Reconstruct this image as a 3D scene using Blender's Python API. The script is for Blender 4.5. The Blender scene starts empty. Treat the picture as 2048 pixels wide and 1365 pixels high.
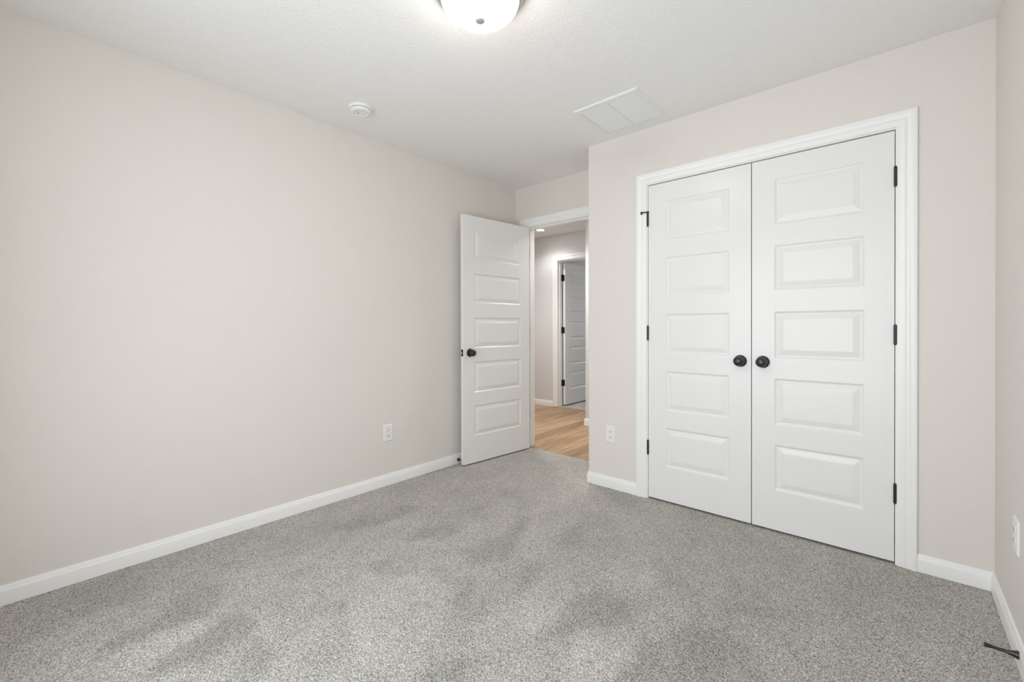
import bpy, bmesh, math, random
import numpy as np
from mathutils import Vector, Matrix, noise

scene = bpy.context.scene
COL = scene.collection

# ------------------------------------------------------------------ camera, light, exposure
CAM_H = 1.1311
YAW, PITCH, ROLL = 0.723479, -0.004682, -0.002336
F = Vector((-math.sin(YAW), math.cos(YAW), 0.0))
R = Vector((math.cos(YAW), math.sin(YAW), 0.0))
U = Vector((0, 0, 1.0))
F2 = F * math.cos(PITCH) + U * math.sin(PITCH)
U2 = U * math.cos(PITCH) - F * math.sin(PITCH)
R3 = R * math.cos(ROLL) + U2 * math.sin(ROLL)
U3 = U2 * math.cos(ROLL) - R * math.sin(ROLL)
cam_data = bpy.data.cameras.new('camera')
cam = bpy.data.objects.new('camera', cam_data)
COL.objects.link(cam)
cam.matrix_world = Matrix(((R3.x, U3.x, -F2.x, 0.0), (R3.y, U3.y, -F2.y, 0.0),
                           (R3.z, U3.z, -F2.z, CAM_H), (0, 0, 0, 1)))
cam_data.sensor_fit = 'HORIZONTAL'
cam_data.sensor_width = 36.0
cam_data.lens = 871.40 * 36.0 / 2048.0
cam_data.shift_x = 0.0001
cam_data.shift_y = -0.01154
cam_data.clip_start = 0.02
cam_data.clip_end = 100
scene.camera = cam

scene.view_settings.view_transform = 'Standard'
scene.view_settings.look = 'None'
scene.view_settings.exposure = -0.06
scene.view_settings.gamma = 1.0
scene.view_settings.use_curve_mapping = False
scene.cycles.max_bounces = 12
scene.cycles.diffuse_bounces = 8
scene.cycles.glossy_bounces = 4
scene.cycles.transparent_max_bounces = 8
scene.cycles.sample_clamp_indirect = 6.0
scene.cycles.use_denoising = True
scene.cycles.caustics_reflective = False
scene.cycles.caustics_refractive = False

world = bpy.data.worlds.new('daylight')
scene.world = world
world.use_nodes = True
world.node_tree.nodes['Background'].inputs[0].default_value = (0.80, 0.90, 1.0, 1)
world.node_tree.nodes['Background'].inputs[1].default_value = 1.6

# room dimensions in metres; the camera stands over the origin
XL, XR = -2.737, 0.314          # left and right wall faces
YB, YC, YF = -0.372, 2.747, 3.153   # back wall, closet wall, entry wall
XC = -1.683                     # outer corner of the closet
H = 2.44
T = 0.115                       # wall thickness
HALL_Y = 5.05                   # wall at the end of the hall
HALL_N = 4.34                   # near side of the hall corner
HALL_X = -2.700                 # outer corner in the hall
WX0, WX1, WZ0, WZ1 = -1.80, 0.05, 0.25, 2.10     # bedroom window
FAR_Y = 8.3


def area(name, loc, rot, sx, sy, power, color):
    d = bpy.data.lights.new(name, 'AREA')
    d.shape = 'RECTANGLE'
    d.size, d.size_y = sx, sy
    d.energy = power
    d.color = color
    o = bpy.data.objects.new(name, d)
    COL.objects.link(o)
    o.location = loc
    o.rotation_euler = rot
    return o


# daylight through the bedroom window behind the camera, and an added unseen light for the far room
area('window_daylight', ((WX0 + WX1) / 2, YB - 0.20, (WZ0 + WZ1) / 2), (math.radians(90), 0, 0),
     WX1 - WX0, WZ1 - WZ0, 54.0, (0.93, 0.97, 1.0))
area('far_room_added_light', (-3.0, FAR_Y + 0.20, 1.4), (math.radians(-90), 0, 0), 1.2, 1.2, 27.0, (0.95, 0.98, 1.0))


# ------------------------------------------------------------------ materials
def new_mat(name):
    m = bpy.data.materials.new(name)
    m.use_nodes = True
    nt = m.node_tree
    return m, nt, nt.nodes['Principled BSDF']


def nd(nt, kind, **kw):
    n = nt.nodes.new(kind)
    for k, v in kw.items():
        setattr(n, k, v)
    return n


def simple(name, color, rough=0.5, metal=0.0, spec=0.5, coat=0.0):
    m, nt, b = new_mat(name)
    b.inputs['Base Color'].default_value = (*color, 1)
    b.inputs['Roughness'].default_value = rough
    b.inputs['Metallic'].default_value = metal
    b.inputs['Specular IOR Level'].default_value = spec
    b.inputs['Coat Weight'].default_value = coat
    return m


def textured(name, color, rough, spec, scale, strength, dist, detail=3.0, vary=0.03):
    m, nt, b = new_mat(name)
    tc = nd(nt, 'ShaderNodeTexCoord')
    n = nd(nt, 'ShaderNodeTexNoise')
    n.inputs['Scale'].default_value = scale
    n.inputs['Detail'].default_value = detail
    n.inputs['Roughness'].default_value = 0.55
    nt.links.new(tc.outputs['Object'], n.inputs['Vector'])
    bp = nd(nt, 'ShaderNodeBump')
    bp.inputs['Strength'].default_value = strength
    bp.inputs['Distance'].default_value = dist
    nt.links.new(n.outputs['Fac'], bp.inputs['Height'])
    nt.links.new(bp.outputs['Normal'], b.inputs['Normal'])
    n2 = nd(nt, 'ShaderNodeTexNoise')
    n2.inputs['Scale'].default_value = 1.3
    nt.links.new(tc.outputs['Object'], n2.inputs['Vector'])
    mx = nd(nt, 'ShaderNodeMix', data_type='RGBA')
    mx.inputs[6].default_value = (*[c * (1 - vary) for c in color], 1)
    mx.inputs[7].default_value = (*[min(1, c * (1 + vary)) for c in color], 1)
    nt.links.new(n2.outputs['Fac'], mx.inputs[0])
    nt.links.new(mx.outputs[2], b.inputs['Base Color'])
    b.inputs['Roughness'].default_value = rough
    b.inputs['Specular IOR Level'].default_value = spec
    return m


M = {}
M['wall'] = textured('greige_eggshell_paint', (0.740, 0.702, 0.664), 0.62, 0.25, 130, 0.22, 0.004, 2.0, 0.012)
M['hall_wall'] = textured('hall_greige_paint', (0.685, 0.682, 0.68), 0.6, 0.25, 130, 0.2, 0.004, 2.0, 0.012)
M['ceiling'] = textured('white_knockdown_ceiling', (0.85, 0.85, 0.84), 0.9, 0.1, 112, 0.40, 0.008, 3.0, 0.01)
M['trim'] = textured('white_trim_enamel', (0.85, 0.85, 0.84), 0.32, 0.45, 55, 0.03, 0.002, 2.0, 0.004)
M['door'] = textured('white_door_enamel', (0.80, 0.80, 0.79), 0.24, 0.30, 220, 0.05, 0.002, 3.0, 0.004)
M['plastic'] = simple('white_plastic', (0.80, 0.80, 0.785), 0.32)
M['vent'] = simple('white_powder_coat', (0.81, 0.81, 0.80), 0.45)
M['duct'] = simple('grey_duct', (0.25, 0.25, 0.245), 0.7)
M['slot'] = simple('dark_slot', (0.03, 0.03, 0.03), 0.7)
M['gap'] = simple('grey_gap', (0.12, 0.12, 0.12), 0.8)
M['gap2'] = simple('mid_grey_gap', (0.30, 0.30, 0.295), 0.8)
M['black'] = simple('matte_black_metal', (0.016, 0.015, 0.014), 0.42, 0.0, 0.5)
M['bronze'] = simple('dark_bronze_metal', (0.016, 0.015, 0.014), 0.30, 0.0, 0.6)
M['pale_edge'] = simple('pale_bronze_edge', (0.22, 0.20, 0.18), 0.35, 0.5)
M['rubber'] = simple('black_rubber', (0.012, 0.012, 0.013), 0.6)
M['steel'] = simple('bright_steel', (0.75, 0.75, 0.74), 0.25, 1.0)
M['nickel'] = simple('brushed_nickel', (0.50, 0.48, 0.46), 0.30, 1.0)
M['finial'] = simple('pale_nickel', (0.50, 0.485, 0.47), 0.42, 0.4)
M['screw'] = simple('painted_screw', (0.85, 0.85, 0.84), 0.3)


def mat_dome():
    m, nt, b = new_mat('frosted_glass_lit')
    b.inputs['Base Color'].default_value = (0.92, 0.92, 0.91, 1)
    b.inputs['Roughness'].default_value = 0.35
    b.inputs['Emission Color'].default_value = (1.0, 0.92, 0.83, 1)
    b.inputs['Emission Strength'].default_value = 17.0
    return m


def mat_emit(name, col, s):
    m, nt, b = new_mat(name)
    b.inputs['Base Color'].default_value = (0.9, 0.9, 0.9, 1)
    b.inputs['Emission Color'].default_value = (*col, 1)
    b.inputs['Emission Strength'].default_value = s
    return m


M['dome'] = mat_dome()
M['downlight'] = mat_emit('downlight_lens', (1.0, 0.97, 0.93), 40.0)


def mat_pane():
    m = bpy.data.materials.new('window_glass')
    m.use_nodes = True
    nt = m.node_tree
    nt.nodes.clear()
    out = nd(nt, 'ShaderNodeOutputMaterial')
    mix = nd(nt, 'ShaderNodeMixShader')
    tr = nd(nt, 'ShaderNodeBsdfTransparent')
    gl = nd(nt, 'ShaderNodeBsdfGlossy')
    gl.inputs['Roughness'].default_value = 0.02
    mix.inputs[0].default_value = 0.06
    nt.links.new(tr.outputs[0], mix.inputs[1])
    nt.links.new(gl.outputs[0], mix.inputs[2])
    nt.links.new(mix.outputs[0], out.inputs[0])
    return m


M['pane'] = mat_pane()


def mat_carpet():
    m, nt, b = new_mat('grey_beige_carpet_pile')
    tu = nd(nt, 'ShaderNodeAttribute', attribute_name='tuft')       # yarn shade of each tuft
    hu = nd(nt, 'ShaderNodeAttribute', attribute_name='yarn')       # yarn hue of each tuft
    at = nd(nt, 'ShaderNodeAttribute', attribute_name='nap')        # the way the pile leans
    ramp = nd(nt, 'ShaderNodeValToRGB')
    cr = ramp.color_ramp
    cr.elements[0].position, cr.elements[0].color = 0.0, (0.10, 0.097, 0.093, 1)
    cr.elements[1].position, cr.elements[1].color = 1.0, (0.74, 0.732, 0.720, 1)
    e = cr.elements.new(0.5)
    e.color = (0.425, 0.414, 0.398, 1)
    nt.links.new(tu.outputs['Fac'], ramp.inputs[0])
    hr = nd(nt, 'ShaderNodeValToRGB')
    hr.color_ramp.elements[0].color = (1.0, 0.90, 0.81, 1)
    hr.color_ramp.elements[1].color = (0.94, 0.99, 1.0, 1)
    nt.links.new(hu.outputs['Fac'], hr.inputs[0])
    mx = nd(nt, 'ShaderNodeMix', data_type='RGBA', blend_type='MULTIPLY')
    mx.inputs[0].default_value = 0.8
    nt.links.new(ramp.outputs[0], mx.inputs[6])
    nt.links.new(hr.outputs[0], mx.inputs[7])
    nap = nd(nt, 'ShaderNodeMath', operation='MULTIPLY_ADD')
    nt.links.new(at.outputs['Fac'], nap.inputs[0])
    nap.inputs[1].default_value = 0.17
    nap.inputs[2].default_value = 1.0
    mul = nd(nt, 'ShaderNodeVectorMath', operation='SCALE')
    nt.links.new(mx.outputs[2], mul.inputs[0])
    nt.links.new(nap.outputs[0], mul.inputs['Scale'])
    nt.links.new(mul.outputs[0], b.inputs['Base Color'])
    b.inputs['Roughness'].default_value = 1.0
    b.inputs['Specular IOR Level'].default_value = 0.05
    return m


M['carpet'] = mat_carpet()


def mat_wood():
    m, nt, b = new_mat('oak_plank_floor')
    tc = nd(nt, 'ShaderNodeTexCoord')
    mp = nd(nt, 'ShaderNodeMapping')
    mp.inputs['Rotation'].default_value = (0, 0, math.radians(90))
    nt.links.new(tc.outputs['Object'], mp.inputs[0])
    br = nd(nt, 'ShaderNodeTexBrick')
    br.offset = 0.37
    br.inputs['Scale'].default_value = 1.0
    br.inputs['Brick Width'].default_value = 1.22
    br.inputs['Row Height'].default_value = 0.15
    br.inputs['Mortar Size'].default_value = 0.0012
    br.inputs['Color1'].default_value = (0.53, 0.345, 0.195, 1)
    br.inputs['Color2'].default_value = (0.34, 0.210, 0.120, 1)
    br.inputs['Mortar'].default_value = (0.22, 0.13, 0.075, 1)
    nt.links.new(mp.outputs[0], br.inputs['Vector'])
    mp2 = nd(nt, 'ShaderNodeMapping')
    mp2.inputs['Scale'].default_value = (26, 2.2, 1)
    nt.links.new(tc.outputs['Object'], mp2.inputs[0])
    n = nd(nt, 'ShaderNodeTexNoise')
    n.inputs['Scale'].default_value = 1.0
    n.inputs['Detail'].default_value = 6
    n.inputs['Roughness'].default_value = 0.65
    n.inputs['Distortion'].default_value = 0.6
    nt.links.new(mp2.outputs[0], n.inputs['Vector'])
    mr = nd(nt, 'ShaderNodeMapRange')
    mr.inputs[1].default_value, mr.inputs[2].default_value = 0.3, 0.7
    mr.inputs[3].default_value, mr.inputs[4].default_value = 0.60, 1.25
    nt.links.new(n.outputs['Fac'], mr.inputs[0])
    mul = nd(nt, 'ShaderNodeVectorMath', operation='SCALE')
    nt.links.new(br.outputs['Color'], mul.inputs[0])
    nt.links.new(mr.outputs[0], mul.inputs['Scale'])
    nt.links.new(mul.outputs[0], b.inputs['Base Color'])
    b.inputs['Roughness'].default_value = 0.42
    b.inputs['Specular IOR Level'].default_value = 0.35
    return m


M['wood'] = mat_wood()


# ------------------------------------------------------------------ mesh helpers
class MB:
    """collects faces, then links them as ONE mesh object"""

    def __init__(self):
        self.v, self.f, self.s = [], [], []

    def add(self, verts, faces, smooth=False):
        o = len(self.v)
        self.v += [tuple(p) for p in verts]
        self.f += [tuple(i + o for i in f) for f in faces]
        self.s += [smooth] * len(faces)
        return self

    def box(self, x0, x1, y0, y1, z0, z1):
        v = [(x0, y0, z0), (x1, y0, z0), (x1, y1, z0), (x0, y1, z0), (x0, y0, z1), (x1, y0, z1), (x1, y1, z1), (x0, y1, z1)]
        return self.add(v, [(0, 3, 2, 1), (4, 5, 6, 7), (0, 1, 5, 4), (1, 2, 6, 5), (2, 3, 7, 6), (3, 0, 4, 7)])

    def prism(self, outline, z0, z1):
        n = len(outline)
        v = [(x, y, z0) for x, y in outline] + [(x, y, z1) for x, y in outline]
        f = [tuple(range(n - 1, -1, -1)), tuple(range(n, 2 * n))]
        f += [(i, (i + 1) % n, n + (i + 1) % n, n + i) for i in range(n)]
        return self.add(v, f)

    def lathe(self, profile, origin, axis, seg=32, smooth=True):
        """profile: (radius, height along axis)"""
        ax = Vector(axis).normalized()
        a = ax.orthogonal().normalized()
        b = ax.cross(a)
        o = Vector(origin)
        v, f = [], []
        rings = []
        for r, h in profile:
            if r < 1e-6:
                rings.append([len(v)])
                v.append(o + ax * h)
            else:
                ids = []
                for k in range(seg):
                    t = 2 * math.pi * k / seg
                    ids.append(len(v))
                    v.append(o + ax * h + a * (r * math.cos(t)) + b * (r * math.sin(t)))
                rings.append(ids)
        for p, q in zip(rings, rings[1:]):
            if len(p) == 1 and len(q) == 1:
                continue
            for k in range(seg):
                k2 = (k + 1) % seg
                if len(p) == 1:
                    f.append((p[0], q[k], q[k2]))
                elif len(q) == 1:
                    f.append((p[k], p[k2], q[0]))
                else:
                    f.append((p[k], p[k2], q[k2], q[k]))
        return self.add(v, f, smooth)

    def build(self, name, mat, parent=None, bevel=0.0, seg=2, angle=60, sharp=None):
        me = bpy.data.meshes.new(name)
        me.from_pydata([tuple(p) for p in self.v], [], self.f)
        me.update()
        bm = bmesh.new()
        bm.from_mesh(me)
        bmesh.ops.recalc_face_normals(bm, faces=bm.faces)
        bm.to_mesh(me)
        bm.free()
        me.polygons.foreach_set('use_smooth', self.s)
        if sharp is not None:
            me.polygons.foreach_set('use_smooth', [True] * len(me.polygons))
            me.set_sharp_from_angle(angle=math.radians(sharp))
        me.materials.append(mat)
        o = bpy.data.objects.new(name, me)
        COL.objects.link(o)
        if parent is not None:
            o.parent = parent
        if bevel:
            md = o.modifiers.new('edge', 'BEVEL')
            md.width = bevel
            md.segments = seg
            md.limit_method = 'ANGLE'
            md.angle_limit = math.radians(angle)
        return o


def tag(o, label, category, group=None, kind=None):
    o['label'] = label
    o['category'] = category
    if group:
        o['group'] = group
    if kind:
        o['kind'] = kind
    return o


def empty(name, loc=(0, 0, 0), rz=0.0, parent=None):
    o = bpy.data.objects.new(name, None)
    o.empty_display_size = 0.1
    COL.objects.link(o)
    o.location = loc
    o.rotation_euler = (0, 0, rz)
    if parent is not None:
        o.parent = parent
    return o


def struct(o, label, category):
    return tag(o, label, category, kind='structure')


# ------------------------------------------------------------------ floors
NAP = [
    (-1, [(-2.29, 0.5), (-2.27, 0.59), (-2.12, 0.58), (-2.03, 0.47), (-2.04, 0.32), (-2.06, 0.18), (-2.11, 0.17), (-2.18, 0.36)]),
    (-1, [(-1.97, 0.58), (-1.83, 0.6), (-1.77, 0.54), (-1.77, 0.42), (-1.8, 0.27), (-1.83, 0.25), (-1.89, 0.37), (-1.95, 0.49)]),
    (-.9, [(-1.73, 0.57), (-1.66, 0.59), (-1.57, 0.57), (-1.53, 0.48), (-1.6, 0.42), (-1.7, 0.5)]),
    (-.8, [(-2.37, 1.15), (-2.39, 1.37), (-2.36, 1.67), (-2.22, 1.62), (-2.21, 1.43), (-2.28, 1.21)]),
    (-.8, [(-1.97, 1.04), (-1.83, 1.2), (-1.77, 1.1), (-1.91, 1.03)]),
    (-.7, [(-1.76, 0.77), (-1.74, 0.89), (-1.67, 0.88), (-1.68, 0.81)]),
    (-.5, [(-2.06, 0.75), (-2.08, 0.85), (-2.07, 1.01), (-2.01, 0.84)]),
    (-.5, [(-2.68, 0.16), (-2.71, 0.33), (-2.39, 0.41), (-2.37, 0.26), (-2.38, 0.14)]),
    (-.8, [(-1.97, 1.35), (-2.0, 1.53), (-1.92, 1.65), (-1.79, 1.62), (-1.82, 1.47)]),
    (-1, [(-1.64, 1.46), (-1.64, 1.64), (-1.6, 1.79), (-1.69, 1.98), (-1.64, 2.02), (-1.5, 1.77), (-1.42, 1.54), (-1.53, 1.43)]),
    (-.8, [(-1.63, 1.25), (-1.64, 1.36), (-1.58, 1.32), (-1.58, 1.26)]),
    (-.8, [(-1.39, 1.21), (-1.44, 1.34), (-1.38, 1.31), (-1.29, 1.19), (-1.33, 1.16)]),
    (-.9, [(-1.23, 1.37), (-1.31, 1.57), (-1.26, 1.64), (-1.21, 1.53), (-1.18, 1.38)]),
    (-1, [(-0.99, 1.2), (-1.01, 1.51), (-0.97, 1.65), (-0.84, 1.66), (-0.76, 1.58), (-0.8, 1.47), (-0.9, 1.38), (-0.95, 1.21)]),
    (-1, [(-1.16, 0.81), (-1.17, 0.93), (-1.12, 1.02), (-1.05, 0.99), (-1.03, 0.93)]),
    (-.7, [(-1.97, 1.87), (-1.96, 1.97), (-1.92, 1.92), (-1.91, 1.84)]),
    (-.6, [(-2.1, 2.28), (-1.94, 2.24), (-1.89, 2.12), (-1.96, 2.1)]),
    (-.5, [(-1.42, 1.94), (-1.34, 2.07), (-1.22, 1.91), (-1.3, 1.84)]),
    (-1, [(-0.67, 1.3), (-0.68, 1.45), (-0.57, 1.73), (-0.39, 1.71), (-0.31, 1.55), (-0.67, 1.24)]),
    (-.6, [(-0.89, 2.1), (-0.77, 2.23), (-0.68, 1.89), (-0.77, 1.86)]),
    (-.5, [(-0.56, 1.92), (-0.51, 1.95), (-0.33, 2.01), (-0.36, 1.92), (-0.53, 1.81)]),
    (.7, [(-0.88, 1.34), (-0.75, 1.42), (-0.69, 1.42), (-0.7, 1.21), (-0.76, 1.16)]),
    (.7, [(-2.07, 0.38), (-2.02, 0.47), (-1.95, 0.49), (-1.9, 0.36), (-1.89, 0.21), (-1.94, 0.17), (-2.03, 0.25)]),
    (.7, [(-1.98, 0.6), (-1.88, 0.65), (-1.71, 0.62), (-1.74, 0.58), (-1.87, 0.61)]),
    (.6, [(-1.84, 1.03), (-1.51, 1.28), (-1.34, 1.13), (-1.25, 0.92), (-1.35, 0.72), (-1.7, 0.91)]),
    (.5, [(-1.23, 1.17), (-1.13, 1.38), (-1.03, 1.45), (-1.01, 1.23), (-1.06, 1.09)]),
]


def signed_dist(P, poly):
    n = len(poly)
    best = np.full(len(P), 1e9)
    inside = np.zeros(len(P), bool)
    for i in range(n):
        a, b = np.array(poly[i]), np.array(poly[(i + 1) % n])
        ab = b - a
        t = np.clip(((P - a) @ ab) / (ab @ ab), 0, 1)
        best = np.minimum(best, np.linalg.norm(P - a - t[:, None] * ab, axis=1))
        c = (a[1] > P[:, 1]) != (b[1] > P[:, 1])
        den = b[1] - a[1] if abs(b[1] - a[1]) > 1e-9 else 1e-9
        inside ^= c & (P[:, 0] < (b[0] - a[0]) * (P[:, 1] - a[1]) / den + a[0])
    return np.where(inside, -best, best)


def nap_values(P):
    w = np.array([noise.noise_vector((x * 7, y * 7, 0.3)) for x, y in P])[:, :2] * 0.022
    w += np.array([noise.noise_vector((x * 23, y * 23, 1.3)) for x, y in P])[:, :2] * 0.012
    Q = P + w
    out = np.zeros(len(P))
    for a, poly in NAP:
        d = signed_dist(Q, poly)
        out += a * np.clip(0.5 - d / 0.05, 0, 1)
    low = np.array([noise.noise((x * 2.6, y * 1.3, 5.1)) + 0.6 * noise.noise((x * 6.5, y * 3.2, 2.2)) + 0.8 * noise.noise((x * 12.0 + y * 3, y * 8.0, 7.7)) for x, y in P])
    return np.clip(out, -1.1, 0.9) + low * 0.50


def carpet(name, x0, x1, y0, y1, step, z, coarse=0.02):
    """cut pile: a dense sheet whose tips stand at uneven heights, every tuft with its own yarn shade"""
    rng = np.random.default_rng(7)
    nx, ny = int(round((x1 - x0) / step)), int(round((y1 - y0) / step))
    xs, ys = np.linspace(x0, x1, nx + 1), np.linspace(y0, y1, ny + 1)
    X, Y = np.meshgrid(xs, ys)
    shape = X.shape
    jit = rng.uniform(-0.36, 0.36, (2,) + shape) * step
    jit[0][:, [0, -1]] = 0
    jit[1][[0, -1], :] = 0
    hgt = rng.uniform(-1, 1, shape)
    sm = hgt.copy()                                   # tufts are a little wider than one step
    sm[1:-1, 1:-1] = 0.84 * hgt[1:-1, 1:-1] + 0.07 * (hgt[1:-1, :-2] + hgt[1:-1, 2:] + hgt[:-2, 1:-1] + hgt[2:, 1:-1])
    Z = z - 0.0014 + sm * 0.0024
    co = np.stack([X + jit[0], Y + jit[1], Z], -1).reshape(-1, 3).astype(np.float32)
    a = (np.arange(ny)[:, None] * (nx + 1) + np.arange(nx)[None, :]).reshape(-1)
    quads = np.stack([a, a + 1, a + nx + 2, a + nx + 1], -1).astype(np.int32).reshape(-1)
    # outer skirt so that the cut edge of the carpet has a thickness
    ring = np.concatenate([np.arange(nx + 1), (np.arange(1, ny + 1)) * (nx + 1) + nx, ny * (nx + 1) + np.arange(nx - 1, -1, -1), np.arange(ny - 1, 0, -1) * (nx + 1)]).astype(np.int32)
    low = co[ring].copy()
    low[:, 2] = z - 0.014
    nb = len(co)
    k = len(ring)
    idx = np.arange(k)
    sk = np.stack([ring, nb + idx, nb + (idx + 1) % k, ring[(idx + 1) % k]], -1).astype(np.int32).reshape(-1)
    allco = np.concatenate([co, low])
    loops = np.concatenate([quads, sk])
    me = bpy.data.meshes.new(name)
    me.vertices.add(len(allco))
    me.vertices.foreach_set('co', allco.reshape(-1))
    me.loops.add(len(loops))
    me.loops.foreach_set('vertex_index', loops)
    npol = len(loops) // 4
    me.polygons.add(npol)
    me.polygons.foreach_set('loop_start', np.arange(npol, dtype=np.int32) * 4)
    me.update(calc_edges=True)
    me.validate()
    me.polygons.foreach_set('use_smooth', np.ones(npol, dtype=bool))
    # nap on a coarse grid, spread to the tufts
    cx_, cy_ = np.arange(x0, x1 + coarse, coarse), np.arange(y0, y1 + coarse, coarse)
    G = nap_values(np.array([(x, y) for y in cy_ for x in cx_])).reshape(len(cy_), len(cx_))
    fx = np.clip((allco[:, 0] - x0) / coarse, 0, len(cx_) - 1.001)
    fy = np.clip((allco[:, 1] - y0) / coarse, 0, len(cy_) - 1.001)
    ix, iy = fx.astype(int), fy.astype(int)
    tx, ty = fx - ix, fy - iy
    ix2, iy2 = np.minimum(ix + 1, len(cx_) - 1), np.minimum(iy + 1, len(cy_) - 1)
    nap = (G[iy, ix] * (1 - tx) + G[iy, ix2] * tx) * (1 - ty) + (G[iy2, ix] * (1 - tx) + G[iy2, ix2] * tx) * ty
    tuft = np.clip(0.52 + 0.22 * rng.standard_normal(len(allco)) + 0.26 * np.concatenate([sm.reshape(-1), np.zeros(k)]), 0, 1)
    yarn = rng.uniform(0, 1, len(allco))
    for n_, val in (('nap', nap), ('tuft', tuft), ('yarn', yarn)):
        at = me.attributes.new(n_, 'FLOAT', 'POINT')
        at.data.foreach_set('value', val.astype(np.float32))
    me.materials.append(M['carpet'])
    o = bpy.data.objects.new(name, me)
    COL.objects.link(o)
    return o


carpet_edge = 3.182
fl = carpet('floor', XL, XR, YB, carpet_edge, 0.0022, 0.0)
struct(fl, 'grey beige cut pile carpet of the bedroom with vacuum marks', 'carpet')
o = MB().box(-5.2, 1.2, carpet_edge, 5.10, -0.06, -0.005).build('floor_hall', M['wood'])
struct(o, 'light oak plank floor of the hall beyond the open door', 'floor')
far = carpet('floor_far_room', -3.72, -1.2, 5.10, FAR_Y, 0.006, 0.0, 0.1)
struct(far, 'grey carpet of the far room beyond the hall', 'carpet')

# ------------------------------------------------------------------ walls and ceilings
OX0, OX1, OZ = -1.238, 0.004, 2.072        # closet rough opening (jamb faces sit inside)
JT = 0.009                                  # visible jamb board thickness
DX0, DX1 = -2.606, -1.822                   # entry door rough opening
HX0, HX1 = -3.606, -2.822                   # hall end door rough opening


def arc(cx, cy, r, a0, a1, n=5):
    return [(cx + r * math.cos(math.radians(a0 + (a1 - a0) * i / n)), cy + r * math.sin(math.radians(a0 + (a1 - a0) * i / n))) for i in range(n + 1)]


w = MB().box(XL - T, XL, YB - T, YF, 0, H).build('wall_left', M['wall'])
struct(w, 'long greige wall on the left with one outlet', 'wall')
w = MB().box(XR, XR + T, YB - T, YC + 0.8, 0, H).build('wall_right', M['wall'])
struct(w, 'greige wall at the right edge of the photo', 'wall')

mb = MB()
mb.prism([(OX0, YC), (OX0, YC + T), (XC + T, YC + T), (XC + T, YC + 0.85)] + [(XC, YC + 0.85)] + arc(XC + 0.006, YC + 0.006, 0.006, 180, 270) , 0, H)
mb.box(OX0, OX1, YC, YC + T, OZ, H)
mb.box(OX1, XR, YC, YC + T, 0, H)
w = mb.build('wall_closet', M['wall'])
struct(w, 'greige wall around the white closet double doors', 'wall')
w = MB().box(XC + T, XR, YC + 0.78, YC + 0.80, 0, H).build('wall_closet_inside', M['wall'])
struct(w, 'inner back wall of the closed closet', 'wall')

mb = MB().box(XL - T, DX0, YF, YF + T, 0, H).box(DX0, DX1, YF, YF + T, OZ, H).box(DX1, XC, YF, YF + T, 0, H)
w = mb.build('wall_entry', M['wall'])
struct(w, 'greige wall around the bedroom doorway to the hall', 'wall')

mb = MB().box(XL - T, WX0, YB - T, YB, 0, H).box(WX1, XR + T, YB - T, YB, 0, H).box(WX0, WX1, YB - T, YB, 0, WZ0).box(WX0, WX1, YB - T, YB, WZ1, H)
w = mb.build('wall_back', M['wall'])
struct(w, 'greige wall with the daylight window behind the camera', 'wall')

# hall
mb = MB().box(-5.2, HX0, HALL_Y, HALL_Y + T, 0, H).box(HX0, HX1, HALL_Y, HALL_Y + T, OZ, H)
mb.box(HX1, HALL_X + T, HALL_Y, HALL_Y + T, 0, H)
w = mb.build('wall_hall_end', M['hall_wall'])
struct(w, 'shaded greige hall wall around the far bedroom door', 'wall')
out = arc(HALL_X + 0.006, HALL_N + 0.006, 0.006, 180, 270)
mb = MB().prism(out + [(1.2, HALL_N), (1.2, HALL_N + T), (HALL_X + T, HALL_N + T), (HALL_X + T, HALL_Y), (HALL_X, HALL_Y)], 0, H)
w = mb.build('wall_hall_corner', M['hall_wall'])
struct(w, 'pale hall wall ending in an outer corner right of the far door', 'wall')
w = MB().box(-5.2 - T, -5.2, YF, HALL_Y + T, 0, H).build('wall_hall_left', M['hall_wall'])
struct(w, 'hall wall out of sight to the left', 'wall')
w = MB().box(1.2, 1.2 + T, YC + 0.8, HALL_N + T, 0, H).build('wall_hall_right', M['hall_wall'])
struct(w, 'hall wall out of sight to the right', 'wall')
mb = MB().box(-5.2, XL - T, YF, YF + T, 0, H).box(XC + T, 1.2, YC + 0.80, YC + 0.80 + 0.05, 0, H)
w = mb.build('wall_hall_near', M['hall_wall'])
struct(w, 'hall side wall backing the bedroom', 'wall')

# far room
w = MB().box(-3.72 - T, -3.72, HALL_Y + T, FAR_Y, 0, H).build('wall_far_room_left', M['hall_wall'])
struct(w, 'side wall of the far room hidden behind its door', 'wall')
w = MB().box(-1.2, -1.2 + T, HALL_Y + T, FAR_Y, 0, H).build('wall_far_room_right', M['hall_wall'])
struct(w, 'side wall of the far room out of sight', 'wall')
mb = MB().box(-3.72 - T, -3.6, FAR_Y, FAR_Y + T, 0, H).box(-2.4, -1.2, FAR_Y, FAR_Y + T, 0, H).box(-3.6, -2.4, FAR_Y, FAR_Y + T, 0, 0.8).box(-3.6, -2.4, FAR_Y, FAR_Y + T, 2.0, H)
w = mb.build('wall_far_room_end', M['hall_wall'])
struct(w, 'end wall of the far room, opened for the added window', 'wall')
w = MB().box(HALL_X + T, -1.2, HALL_Y, HALL_Y + T, 0, H).build('wall_far_room_near', M['hall_wall'])
struct(w, 'wall of the far room right of its door', 'wall')

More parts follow.
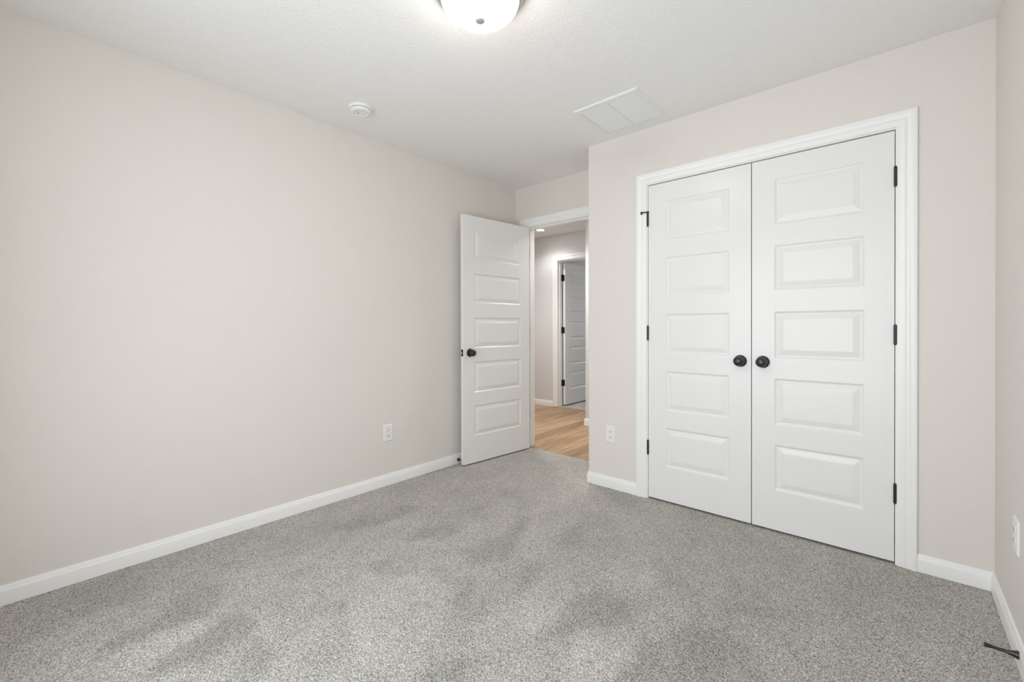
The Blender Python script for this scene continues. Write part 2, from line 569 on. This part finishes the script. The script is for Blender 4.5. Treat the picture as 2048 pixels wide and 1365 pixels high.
c = MB().box(XL - T, XR + T, YB - T, YF + 0.0575, H, H + 0.1).build('ceiling', M['ceiling'])
struct(c, 'textured white bedroom ceiling', 'ceiling')
c = MB().box(-5.2 - T, 1.2 + T, YF + 0.0575, HALL_Y + 0.0575, H, H + 0.1).build('ceiling_hall', M['ceiling'])
struct(c, 'white hall ceiling with a recessed downlight', 'ceiling')
c = MB().box(-3.72 - T, -1.2 + T, HALL_Y + 0.0575, FAR_Y + T, H, H + 0.1).build('ceiling_far_room', M['ceiling'])
struct(c, 'dim ceiling of the far room', 'ceiling')

# ------------------------------------------------------------------ window behind the camera (and one added unseen to light the far room)
def window(name, x0, x1, z0, z1, y0, y1, label):
    root = empty(name, ((x0 + x1) / 2, y0, z0))
    lx, hz = (x1 - x0) / 2, z1 - z0
    t = y1 - y0
    fr = 0.05
    mb = MB()
    mb.box(-lx, -lx + fr, t * .3, t * .8, 0, hz).box(lx - fr, lx, t * .3, t * .8, 0, hz)
    mb.box(-lx + fr, lx - fr, t * .3, t * .8, 0, fr).box(-lx + fr, lx - fr, t * .3, t * .8, hz - fr, hz)
    mb.box(-0.03, 0.03, t * .35, t * .75, fr, hz - fr)
    mb.build('window_frame', M['trim'], root)
    for s in (-1, 1):
        a, b = (-lx + fr, -0.03) if s < 0 else (0.03, lx - fr)
        MB().box(a, b, t * .52, t * .56, fr, hz - fr).build('pane', M['pane'], root)
    struct(root, label, 'window')
    return root


window('window_1', WX0, WX1, WZ0, WZ1, YB - T, YB, 'white framed bedroom window behind the camera')
window('window_2', -3.6, -2.4, 0.8, 2.0, FAR_Y, FAR_Y + T, 'white framed window added unseen to light the far room')

# ------------------------------------------------------------------ casings, jambs
CASING = [(0.0, 0.0), (0.0, 0.006), (0.002, 0.008), (0.008, 0.0085), (0.018, 0.0095), (0.026, 0.0125), (0.030, 0.0125), (0.033, 0.0105),
          (0.037, 0.0105), (0.043, 0.012), (0.049, 0.0155), (0.054, 0.0165), (0.066, 0.017), (0.069, 0.0165), (0.071, 0.0145), (0.071, 0.0)]


def casing_mesh(mb, x0, x1, z1, ywall, sgn, x_end0=None):
    """U of moulding round an opening; the moulding stands out sgn*thickness from ywall"""
    n = len(CASING)
    v = []
    for corner in range(4):
        for o_, t in CASING:
            x = x0 - o_ if corner < 2 else x1 + o_
            z = 0.0 if corner in (0, 3) else z1 + o_
            v.append((x, ywall + sgn * t, z))
    f = []
    for c_ in range(3):
        for i in range(n - 1):
            a = c_ * n + i
            f.append((a, a + 1, a + n + 1, a + n))
    f.append(tuple(range(n)))
    f.append(tuple(range(3 * n, 4 * n)))
    mb.add(v, f)


def door_frame(name, x0, x1, z1, y0, y1, stop_y, label, both=True):
    """jamb boards and stops inside the rough opening x0..x1, z1, with casings on the wall faces y0 (-Y side) and y1"""
    root = empty(name, ((x0 + x1) / 2, y0, 0))
    ox, oy = (x0 + x1) / 2, y0
    jx0, jx1, jz = x0 + JT - ox, x1 - JT - ox, z1 - JT
    rv = 0.006
    mb = MB()
    casing_mesh(mb, jx0 - rv, jx1 + rv, jz + rv, 0.0, -1)
    mb.build('casing', M['trim'], root, sharp=40)
    if both:
        mb = MB()
        casing_mesh(mb, jx0 - rv, jx1 + rv, jz + rv, y1 - y0, 1)
        mb.build('casing', M['trim'], root, sharp=40)
    mb = MB()
    mb.box(x0 - ox, jx0, 0, y1 - y0, 0, jz).box(jx1, x1 - ox, 0, y1 - y0, 0, jz).box(x0 - ox, x1 - ox, 0, y1 - y0, jz, z1)
    mb.build('jamb', M['trim'], root)
    s0, s1 = stop_y[0] - oy, stop_y[1] - oy
    mb = MB().box(jx0, jx0 + 0.010, s0, s1, 0, jz - 0.010).box(jx1 - 0.010, jx1, s0, s1, 0, jz - 0.010).box(jx0, jx1, s0, s1, jz - 0.010, jz)
    mb.build('stop_moulding', M['trim'], root, bevel=0.002)
    struct(root, label, 'door frame')
    return root


door_frame('trim_1', OX0, OX1, OZ, YC, YC + T, (YC + 0.040, YC + 0.075), 'white moulded casing around the closet double doors', both=False)
door_frame('trim_2', DX0, DX1, OZ, YF, YF + T, (YF + 0.037, YF + 0.072), 'white casing around the bedroom doorway beside the open door')
door_frame('trim_3', HX0, HX1, OZ, HALL_Y, HALL_Y + T, (HALL_Y + 0.043, HALL_Y + 0.078), 'white casing around the far door at the end of the hall')

# ------------------------------------------------------------------ baseboards
BASE = [(0.0, 0.0), (0.0125, 0.0), (0.0125, 0.056), (0.0115, 0.060), (0.0085, 0.0645), (0.0075, 0.069), (0.0065, 0.076), (0.004, 0.0795), (0.0, 0.080)]


def baseboard(name, path, label, z0=0.0):
    """path runs with the room on its right-hand side"""
    pts = [Vector((x, y)) for x, y in path]
    n = len(BASE)
    v = []
    for i, p_ in enumerate(pts):
        d0 = (pts[i] - pts[i - 1]).normalized() if i > 0 else None
        d1 = (pts[i + 1] - pts[i]).normalized() if i < len(pts) - 1 else None
        n0 = Vector((d0.y, -d0.x)) if d0 else None
        n1 = Vector((d1.y, -d1.x)) if d1 else None
        if n0 is None:
            m_ = n1
        elif n1 is None:
            m_ = n0
        else:
            m_ = (n0 + n1) / (1 + n0.dot(n1))
        for t, z in BASE:
            q = p_ + m_ * t
            v.append((q.x, q.y, z + z0))
    f = []
    for i in range(len(pts) - 1):
        for k in range(n - 1):
            a = i * n + k
            f.append((a, a + 1, a + n + 1, a + n))
    f.append(tuple(range(n)))
    f.append(tuple(range((len(pts) - 1) * n, len(pts) * n)))
    b = MB().add(v, f).build(name, M['trim'], sharp=35)
    return struct(b, label, 'baseboard')


cas = 0.071 + 0.006 - JT      # casing reach beyond the rough opening
baseboard('baseboard_left', [(XL, YB), (XL, YF)], 'white baseboard along the left wall')
baseboard('baseboard_entry', [(DX1 + cas, YF), (XC - 0.013, YF)], 'short white baseboard right of the bedroom doorway')
baseboard('baseboard_closet_corner', [(XC, YF)] + [(XC, YC + 0.004), (XC + 0.0012, YC + 0.0012), (XC + 0.004, YC)] + [(OX0 - cas, YC)], 'white baseboard wrapping the outer corner left of the closet')
baseboard('baseboard_right_corner', [(OX1 + cas, YC), (XR, YC), (XR, YB)], 'white baseboard turning the corner right of the closet')
baseboard('baseboard_back', [(XR - 0.013, YB), (XL + 0.013, YB)], 'white baseboard behind the camera')
baseboard('baseboard_hall_end', [(-5.2, HALL_Y), (HX0 - cas, HALL_Y)], 'white baseboard left of the far hall door', -0.005)
baseboard('baseboard_hall_corner', [(HALL_X, HALL_Y), (HALL_X, HALL_N), (1.2, HALL_N)], 'white baseboard stub on the hall corner seen through the doorway', -0.005)
baseboard('baseboard_far_room', [(-3.72, HALL_Y + T), (-3.72, FAR_Y)], 'white baseboard of the far room hidden by its door')

# ------------------------------------------------------------------ panelled doors
ROWS = [(0.230, 0.483), (0.590, 0.847), (0.958, 1.214), (1.330, 1.577), (1.690, 1.941)]
RINGS = [(0.0, 0.0), (0.003, 0.0012), (0.007, 0.0050), (0.011, 0.0074), (0.015, 0.0080), (0.018, 0.0076), (0.028, 0.0046), (0.040, 0.0014), (0.043, 0.0010), (0.044, 0.0002), (0.046, 0.0)]


def door_skin(mb, w, h0, h1, stile, y, sgn):
    """moulded face at y, recessing towards sgn"""
    xs = [0, stile, w - stile, w]
    zs = [h0] + [z for r in ROWS for z in r] + [h1]
    v = [(x, y, z) for z in zs for x in xs]
    f = []
    for j in range(len(zs) - 1):
        for i in range(3):
            if i == 1 and j % 2 == 1:
                continue
            a = j * 4 + i
            f.append((a, a + 1, a + 5, a + 4))
    mb.add(v, f)
    for z0, z1 in ROWS:
        v = []
        for o_, d in RINGS:
            v += [(stile + o_, y + sgn * d, z0 + o_), (w - stile - o_, y + sgn * d, z0 + o_), (w - stile - o_, y + sgn * d, z1 - o_), (stile + o_, y + sgn * d, z1 - o_)]
        f = []
        for k in range(len(RINGS) - 1):
            for i in range(4):
                a, b = k * 4 + i, k * 4 + (i + 1) % 4
                f.append((a, b, b + 4, a + 4))
        k = (len(RINGS) - 1) * 4
        f.append((k, k + 1, k + 2, k + 3))
        mb.add(v, f)


def door_slab(w, h0, h1, stile, y0, y1):
    """leaf in x 0..w, y y0..y1, hinge edge at x=0"""
    mb = MB()
    door_skin(mb, w, h0, h1, stile, y0, 1)
    door_skin(mb, w, h0, h1, stile, y1, -1)
    v = [(0, y0, h0), (w, y0, h0), (w, y1, h0), (0, y1, h0), (0, y0, h1), (w, y0, h1), (w, y1, h1), (0, y1, h1)]
    mb.add(v, [(0, 1, 2, 3), (4, 5, 6, 7), (1, 2, 6, 5), (3, 0, 4, 7)])
    return mb


def weld(o, d=0.00005):
    bm = bmesh.new()
    bm.from_mesh(o.data)
    bmesh.ops.remove_doubles(bm, verts=bm.verts, dist=d)
    bmesh.ops.recalc_face_normals(bm, faces=bm.faces)
    bm.to_mesh(o.data)
    bm.free()
    return o


KNOB = [(0.0, 0.0), (0.034, 0.0), (0.034, 0.003), (0.0325, 0.006), (0.029, 0.0085), (0.020, 0.0105), (0.0135, 0.0125), (0.0115, 0.017), (0.0110, 0.024),
        (0.0135, 0.0275), (0.0225, 0.0295), (0.0272, 0.0325), (0.0284, 0.0360), (0.0284, 0.0375), (0.0276, 0.0378), (0.0280, 0.0392), (0.0276, 0.0440), (0.0255, 0.0500), (0.0215, 0.0550), (0.0150, 0.0590), (0.0075, 0.0610), (0.0, 0.0616)]
ROSETTE_END = 7


def knob(parent, x, y, z, sgn, mat):
    """knob on its rosette, standing out along sgn*Y"""
    k = MB().lathe(KNOB[ROSETTE_END - 1:], (x, y, z), (0, sgn, 0), 40).build('door_knob', mat, parent, sharp=38)
    MB().lathe(KNOB[:ROSETTE_END + 1], (x, y, z), (0, sgn, 0), 40).build('rosette', mat, k, sharp=38)
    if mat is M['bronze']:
        MB().lathe([(0.0280, 0.0362), (0.0289, 0.0364), (0.0289, 0.0373), (0.0280, 0.0375)], (x, y, z), (0, sgn, 0), 40).build('rim', M['pale_edge'], k)  # paler ring round the back edge of the knob
    return k


def hinge(parent, z, mat, knuckle_x=-0.0016, knuckle_y=-0.0035, plates=None):
    hh = 0.0445
    mb = MB()
    r = 0.0062
    prof = [(0.0, -hh - 0.005), (0.003, -hh - 0.0045), (0.0052, -hh - 0.001), (0.0052, -hh)]
    for k in range(5):
        a, b = -hh + k * 2 * hh / 5, -hh + (k + 1) * 2 * hh / 5
        prof += [(r, a + 0.0004), (r, b - 0.0004), (r * 0.82, b)]
    prof += [(0.0052, hh), (0.0052, hh + 0.001), (0.003, hh + 0.0045), (0.0, hh + 0.005)]
    mb.lathe(prof, (knuckle_x, knuckle_y, z), (0, 0, 1), 14)
    h = mb.build('hinge', mat, parent, sharp=35)
    if plates:
        for (x0, x1, y0, y1) in plates:
            MB().box(x0, x1, y0, y1, z - hh, z + hh).build('hinge_plate', mat, h)
    return h


def panel_door(name, pivot, rz, w, stile, label, side='left', h0=0.012, h1=2.056, mirror_y=False, knob_z=0.934, knob_sides=(-1,), hw='bronze', hinge_z=(1.840, 1.091, 0.338), plates=True, backset=0.055, lock=True):
    """side: which end carries the hinges when looked at from the -Y side. The pivot is the hinge line."""
    root = empty(name, (pivot[0], pivot[1], 0), rz)
    sx = 1 if side == 'left' else -1
    y0, y1 = (0.0, 0.035)
    mb = door_slab(w, h0, h1, stile, y0, y1)
    off = 0.0028
    mb.v = [(sx * (x + off), y, z) for x, y, z in mb.v]
    if mirror_y:
        mb.v = [(x, -y, z) for x, y, z in mb.v]
    slab = mb.build('door_slab', M['door'], root)
    weld(slab)
    md = slab.modifiers.new('edge', 'BEVEL')
    md.width, md.segments, md.limit_method, md.angle_limit = 0.0016, 2, 'ANGLE', math.radians(75)
    my = -1 if mirror_y else 1
    for s in knob_sides:          # s=-1 hinge-knuckle side, +1 the other
        kk = knob(root, sx * (off + w - backset), my * (y0 if s < 0 else y1), knob_z, my * s, M[hw])
    hs = []
    for z in hinge_z:
        pl = [(min(sx * (off - 0.0012), sx * (off + 0.0006)), max(sx * (off - 0.0012), sx * (off + 0.0006)), min(my * 0.002, my * 0.030), max(my * 0.002, my * 0.030))] if plates else None
        hs.append(hinge(root, z, M[hw], 0.0, -my * 0.0042, pl))
    return root, slab, hs


# closet: two leaves, faces flush with the wall plane
DW = 0.6065
d1, s1, h1_ = panel_door('door_1', (OX0 + JT + 0.0004, YC + 0.001), 0, DW, 0.113, '', 'left')
struct(d1, 'left leaf of the white five panel closet double doors with lamp glare', 'door')
d2, s2, h2_ = panel_door('door_2', (OX1 - JT - 0.0004, YC + 0.001), 0, DW, 0.110, '', 'right')
struct(d2, 'right leaf of the white five panel closet double doors next to the right wall', 'door')
# hinge-pin stop on the top left hinge
z = 1.840 + 0.0445
mb = MB()
mb.lathe([(0.0, 0.0), (0.0085, 0.0), (0.0085, 0.004), (0.0, 0.004)], (0, -0.0042, z + 0.001), (0, 0, 1), 16)
mb.prism([(0.005, -0.001), (0.001, -0.010), (-0.034, -0.0315), (-0.039, -0.0290), (-0.037, -0.0245), (-0.006, -0.001)], z - 0.0035, z + 0.0025)
mb.lathe([(0.0, 0.004), (0.0042, 0.004), (0.0042, -0.012), (0.0, -0.012)], (-0.0355, -0.028, z), (0, 0, 1), 12)
st = mb.build('hinge_stop', M['black'], h1_[0], sharp=35)
MB().lathe([(0.0, 0.0), (0.0048, 0.0), (0.0048, 0.008), (0.0, 0.0095)], (-0.0355, -0.0265, z - 0.008), (0, 1, 0), 14).build('rubber_pad', M['rubber'], st, sharp=35)

# bedroom door, swung open against the left wall
RX, RY = DX0 + JT, YF - 0.008
OPEN = math.radians(-95.6)
root = empty('door_3', (RX, RY, 0), OPEN)
mb = door_slab(0.762 - 0.004, 0.010, 2.050, 0.112, 0.008, 0.043)
mb.v = [(x + 0.003, y, zz) for x, y, zz in mb.v]
slab = weld(mb.build('door_slab', M['door'], root))
md = slab.modifiers.new('edge', 'BEVEL')
md.width, md.segments, md.limit_method, md.angle_limit = 0.0016, 2, 'ANGLE', math.radians(75)
knob(root, 0.761 - 0.066, 0.043, 0.922, 1, M['black'])
knob(root, 0.761 - 0.066, 0.008, 0.922, -1, M['black'])
lp = MB().box(0.7605, 0.7622, 0.0125, 0.0385, 0.922 - 0.028, 0.922 + 0.028).build('latch_plate', M['black'], root, bevel=0.0008)
MB().lathe([(0.0, 0.0), (0.0085, 0.0), (0.0085, 0.006), (0.006, 0.011), (0.0, 0.012)], (0.762, 0.0225, 0.922), (1, 0, 0), 20).build('latch_bolt', M['steel'], lp, sharp=40)
for zz in (1.835, 1.085, 0.330):
    h = hinge(root, zz, M['black'], 0, 0)
    MB().box(0.0006, 0.0030, 0.002, 0.036, zz - 0.0445, zz + 0.0445).build('hinge_plate', M['black'], h)
    p_ = MB().box(0.001, 0.036, -0.0005, 0.0014, zz - 0.0445, zz + 0.0445).build('hinge_plate', M['black'], h)
    p_.rotation_euler = (0, 0, -OPEN + math.radians(90))
struct(root, 'white five panel bedroom door standing open against the left wall', 'door')

# far door, swung away from us into the far room
root = empty('door_4', (HX0 + JT, HALL_Y + T + 0.008, 0), math.radians(90.5))
mb = door_slab(0.758, 0.016, 2.050, 0.112, -0.043, -0.008)
mb.v = [(x + 0.003, y, zz) for x, y, zz in mb.v]
slab = weld(mb.build('door_slab', M['door'], root))
md = slab.modifiers.new('edge', 'BEVEL')
md.width, md.segments, md.limit_method, md.angle_limit = 0.0016, 2, 'ANGLE', math.radians(75)
knob(root, 0.761 - 0.066, -0.043, 0.922, -1, M['black'])
knob(root, 0.761 - 0.066, -0.008, 0.922, 1, M['black'])
for zz in (1.835, 1.085, 0.330):
    h = hinge(root, zz, M['black'], 0, 0)
    MB().box(0.0004, 0.0030, -0.036, -0.002, zz - 0.0445, zz + 0.0445).build('hinge_plate', M['black'], h, bevel=0.004)
    p_ = MB().box(-0.036, -0.001, -0.0016, 0.0003, zz - 0.0445, zz + 0.0445).build('hinge_plate', M['black'], h)
struct(root, 'white panel door standing open inside the far doorway of the hall', 'door')


# ------------------------------------------------------------------ outlets
def outlet(loc, rz, label):
    """local frame: plate in xz, facing -Y"""
    root = empty('wall_outlet', loc, rz)
    W, HH = 0.0375, 0.0595
    v = []
    for (a, b, y) in ((W, HH, 0.0), (W, HH, -0.0025), (W - 0.0035, HH - 0.0035, -0.0060), (W - 0.006, HH - 0.006, -0.0064)):
        v += [(-a, y, -b), (a, y, -b), (a, y, b), (-a, y, b)]
    f = [(0, 1, 2, 3)]
    for k in range(3):
        for i in range(4):
            f.append((k * 4 + i, k * 4 + (i + 1) % 4, k * 4 + 4 + (i + 1) % 4, k * 4 + 4 + i))
    f.append((12, 13, 14, 15))
    MB().add(v, f).build('cover_plate', M['plastic'], root)
    for s in (1, -1):
        cz = s * 0.0195
        prof = []
        for k in range(28):
            t = 2 * math.pi * k / 28
            prof.append((0.0172 * math.cos(t), max(-0.0128, min(0.0128, 0.0172 * math.sin(t)))))
        n = len(prof)
        v = [(x, -0.0060, cz + zz) for x, zz in prof] + [(x * 0.97, -0.0080, cz + zz * 0.97) for x, zz in prof]
        f = [tuple(range(n)), tuple(range(n, 2 * n))] + [(i, (i + 1) % n, n + (i + 1) % n, n + i) for i in range(n)]
        r_ = MB().add(v, f).build('receptacle', M['plastic'], root)
        MB().box(-0.0078, -0.0054, -0.0084, -0.0078, cz - 0.0005, cz + 0.0085).build('slot', M['slot'], r_)
        MB().box(0.0054, 0.0078, -0.0084, -0.0078, cz + 0.0005, cz + 0.0080).build('slot', M['slot'], r_)
        MB().lathe([(0.0, 0.0), (0.0028, 0.0), (0.0028, 0.0006), (0.0, 0.0006)], (0, -0.0078, cz - 0.0065), (0, -1, 0), 14).build('slot', M['slot'], r_)
    MB().lathe([(0.0, 0.0), (0.0032, 0.0), (0.0028, 0.0010), (0.0, 0.0012)], (0, -0.0062, 0), (0, -1, 0), 14).build('screw', M['screw'], root)
    tag(root, label, 'outlet', 'white duplex outlets around the room')
    return root


outlet((XL, 1.752, 0.3745), math.radians(90), 'white duplex outlet on the long left wall')
outlet((-1.503, YC, 0.3765), 0, 'white duplex outlet on the wall between closet and doorway')
outlet((XR, 2.285, 0.405), math.radians(-90), 'white outlet seen edge-on on the right wall above the door stop')


# ------------------------------------------------------------------ door stops
def door_stop(loc, axis, length, label):
    root = empty('door_stop', loc)
    ax = Vector(axis)
    MB().lathe([(0.0, 0.0), (0.0128, 0.0), (0.0128, 0.0035), (0.0112, 0.0070), (0.0085, 0.0150), (0.0062, 0.0240), (0.0052, 0.0320), (0.0048, length - 0.018), (0.0, length - 0.018)], (0, 0, 0), ax, 24).build('stop_post', M['bronze'], root, sharp=40)
    MB().lathe([(0.0, 0.0), (0.0052, 0.0), (0.0060, 0.003), (0.0068, 0.014), (0.0066, 0.0172), (0.0, 0.018)], ax * (length - 0.018), ax, 24).build('rubber_tip', M['rubber'], root, sharp=40)
    tag(root, label, 'door stop', 'black door stops screwed to the baseboards')
    return root


door_stop((XR - 0.0125, 2.168, 0.049), (-1, 0, 0), 0.078, 'slim black door stop on the right baseboard at the photo corner')
door_stop((XL + 0.0125, 2.408, 0.034), (1, 0, 0), 0.058, 'black door stop on the left baseboard behind the open door')

# ------------------------------------------------------------------ ceiling lamp
LX, LY = -1.2115, 1.190
root = empty('ceiling_lamp', (LX, LY, H))
MB().lathe([(0.0, 0.0), (0.150, 0.0), (0.168, -0.004), (0.176, -0.010), (0.176, -0.016), (0.170, -0.020), (0.169, -0.026), (0.163, -0.031), (0.160, -0.038), (0.152, -0.042), (0.146, -0.042), (0.140, -0.034), (0.0, -0.030)], (0, 0, 0), (0, 0, 1), 64).build('lamp_pan', M['nickel'], root, sharp=40)
dome = []
for k in range(15):
    t = math.radians(90 * k / 14)
    dome.append((0.152 * math.cos(t) ** 0.85 if k < 14 else 0.0, -0.036 - 0.081 * math.sin(t)))
MB().lathe(dome, (0, 0, 0), (0, 0, 1), 64).build('glass_shade', M['dome'], root)
MB().lathe([(0.0, -0.112), (0.0185, -0.112), (0.0205, -0.1155), (0.0200, -0.120), (0.0165, -0.1245), (0.0085, -0.1272), (0.0, -0.128)], (0, 0, 0), (0, 0, 1), 32).build('finial', M['finial'], root, sharp=50)
tag(root, 'lit frosted dome ceiling lamp with brushed nickel pan at the top edge', 'lamp')

# ------------------------------------------------------------------ smoke detector
root = empty('smoke_detector', (-2.395, 1.358, H))
MB().lathe([(0.0, 0.0), (0.070, 0.0), (0.0715, -0.004), (0.0715, -0.009), (0.069, -0.013), (0.064, -0.0145), (0.0, -0.0145)], (0, 0, 0), (0, 0, 1), 48).build('mounting_base', M['plastic'], root, sharp=40)
MB().lathe([(0.0, -0.0145), (0.0585, -0.0145), (0.0585, -0.0165), (0.0, -0.0165)], (0, 0, 0), (0, 0, 1), 48).build('vent_gap', M['gap'], root)
MB().lathe([(0.0, -0.0165), (0.0600, -0.0165), (0.0605, -0.019), (0.0590, -0.024), (0.054, -0.029), (0.048, -0.0315), (0.041, -0.032), (0.037, -0.0295), (0.020, -0.0285), (0.0, -0.0285)], (0, 0, 0), (0, 0, 1), 48).build('cover', M['plastic'], root, sharp=35)
MB().lathe([(0.0, -0.0285), (0.0125, -0.0285), (0.0125, -0.0300), (0.011, -0.0308), (0.0, -0.0308)], (0.006, 0.012, 0), (0, 0, 1), 24).build('test_button', M['plastic'], root, sharp=40)
MB().lathe([(0.0, -0.0286), (0.006, -0.0286), (0.006, -0.0294), (0.0, -0.0294)], (-0.016, -0.010, 0), (0, 0, 1), 16).build('sounder_hole', M['gap2'], root, sharp=40)
tag(root, 'round white smoke detector on the ceiling near the left wall', 'smoke detector')

# ------------------------------------------------------------------ return air grille
GX0, GX1, GY0, GY1 = -1.474, -1.064, 2.235, 2.652
IX0, IX1, IY0, IY1 = -1.446, -1.094, 2.270, 2.620
root = empty('air_grille', ((GX0 + GX1) / 2, (GY0 + GY1) / 2, H))
cx, cy = (GX0 + GX1) / 2, (GY0 + GY1) / 2
rings = [(GX0, GX1, GY0, GY1, 0.0), (GX0, GX1, GY0, GY1, -0.0020), (GX0 + .007, GX1 - .007, GY0 + .007, GY1 - .007, -0.0085), (IX0, IX1, IY0, IY1, -0.0095), (IX0, IX1, IY0, IY1, -0.0005)]
v = []
for a, b, c_, d, zz in rings:
    v += [(a - cx, c_ - cy, zz), (b - cx, c_ - cy, zz), (b - cx, d - cy, zz), (a - cx, d - cy, zz)]
f = []
for k in range(len(rings) - 1):
    for i in range(4):
        f.append((k * 4 + i, k * 4 + (i + 1) % 4, k * 4 + 4 + (i + 1) % 4, k * 4 + 4 + i))
MB().add(v, f).build('grille_frame', M['vent'], root)
MB().box(IX0 - cx, IX1 - cx, IY0 - cy, IY1 - cy, -0.0012, -0.0004).build('duct_screen', M['duct'], root)
mx = -1.268
MB().box(mx - 0.006 - cx, mx + 0.006 - cx, IY0 - cy, IY1 - cy, -0.0092, -0.0015).build('mullion', M['vent'], root)
for a, b in ((IX0 + 0.001, mx - 0.0065), (mx + 0.0065, IX1 - 0.001)):
    mb = MB()
    ns = 28
    for k in range(ns):
        y = IY0 + (k + 0.5) * (IY1 - IY0) / ns - cy
        q = [(y - 0.0030, -0.0046), (y - 0.0028, -0.0055), (y + 0.0028, -0.0092), (y + 0.0028, -0.0083)]
        vv = [(a - cx, yy, zz) for yy, zz in q] + [(b - cx, yy, zz) for yy, zz in q]
        mb.add(vv, [(0, 1, 2, 3), (4, 5, 6, 7), (0, 1, 5, 4), (1, 2, 6, 5), (2, 3, 7, 6), (3, 0, 4, 7)])
    mb.build('louver_bank', M['vent'], root)
for sx in (-1.459, -1.079):
    MB().lathe([(0.0, 0.0), (0.0042, 0.0), (0.0034, 0.0016), (0.0, 0.002)], (sx - cx, 2.300 - cy, -0.0088), (0, 0, -1), 14).build('screw', M['screw'], root)
tag(root, 'square white louvred return air grille on the ceiling above the closet corner', 'air vent')

# ------------------------------------------------------------------ hall downlight, plus added unseen ones
def downlight(x, y, watts, label):
    root = empty('recessed_downlight', (x, y, H))
    MB().lathe([(0.052, -0.0005), (0.066, -0.0005), (0.066, -0.002), (0.056, -0.0045), (0.052, -0.0035), (0.052, -0.0005)], (0, 0, 0), (0, 0, 1), 40).build('trim_ring', M['plastic'], root, sharp=40)
    MB().lathe([(0.0, -0.0010), (0.0525, -0.0010), (0.0525, -0.0020), (0.0, -0.0024)], (0, 0, 0), (0, 0, 1), 40).build('lens', M['downlight'], root)
    tag(root, label, 'downlight')
    d = bpy.data.lights.new('downlight_beam', 'SPOT')
    d.energy = watts
    d.spot_size = math.radians(142)
    d.spot_blend = 0.6
    d.shadow_soft_size = 0.10
    d.color = (1.0, 0.985, 0.97)
    o = bpy.data.objects.new('downlight_beam', d)
    COL.objects.link(o)
    o.parent = root
    o.location = (0, 0, -0.012)


downlight(-3.60, 4.66, 30.0, 'small lit recessed downlight in the hall ceiling before the far door')
downlight(-3.30, 3.85, 105.0, 'added unseen downlight left of the doorway, brightening the hall')  # added lamp out of view, lifts the light on the hall floor
downlight(-2.20, 3.85, 75.0, 'added unseen downlight beyond the doorway head, brightening floor and doorway')  # added lamp out of view, spills light through the doorway
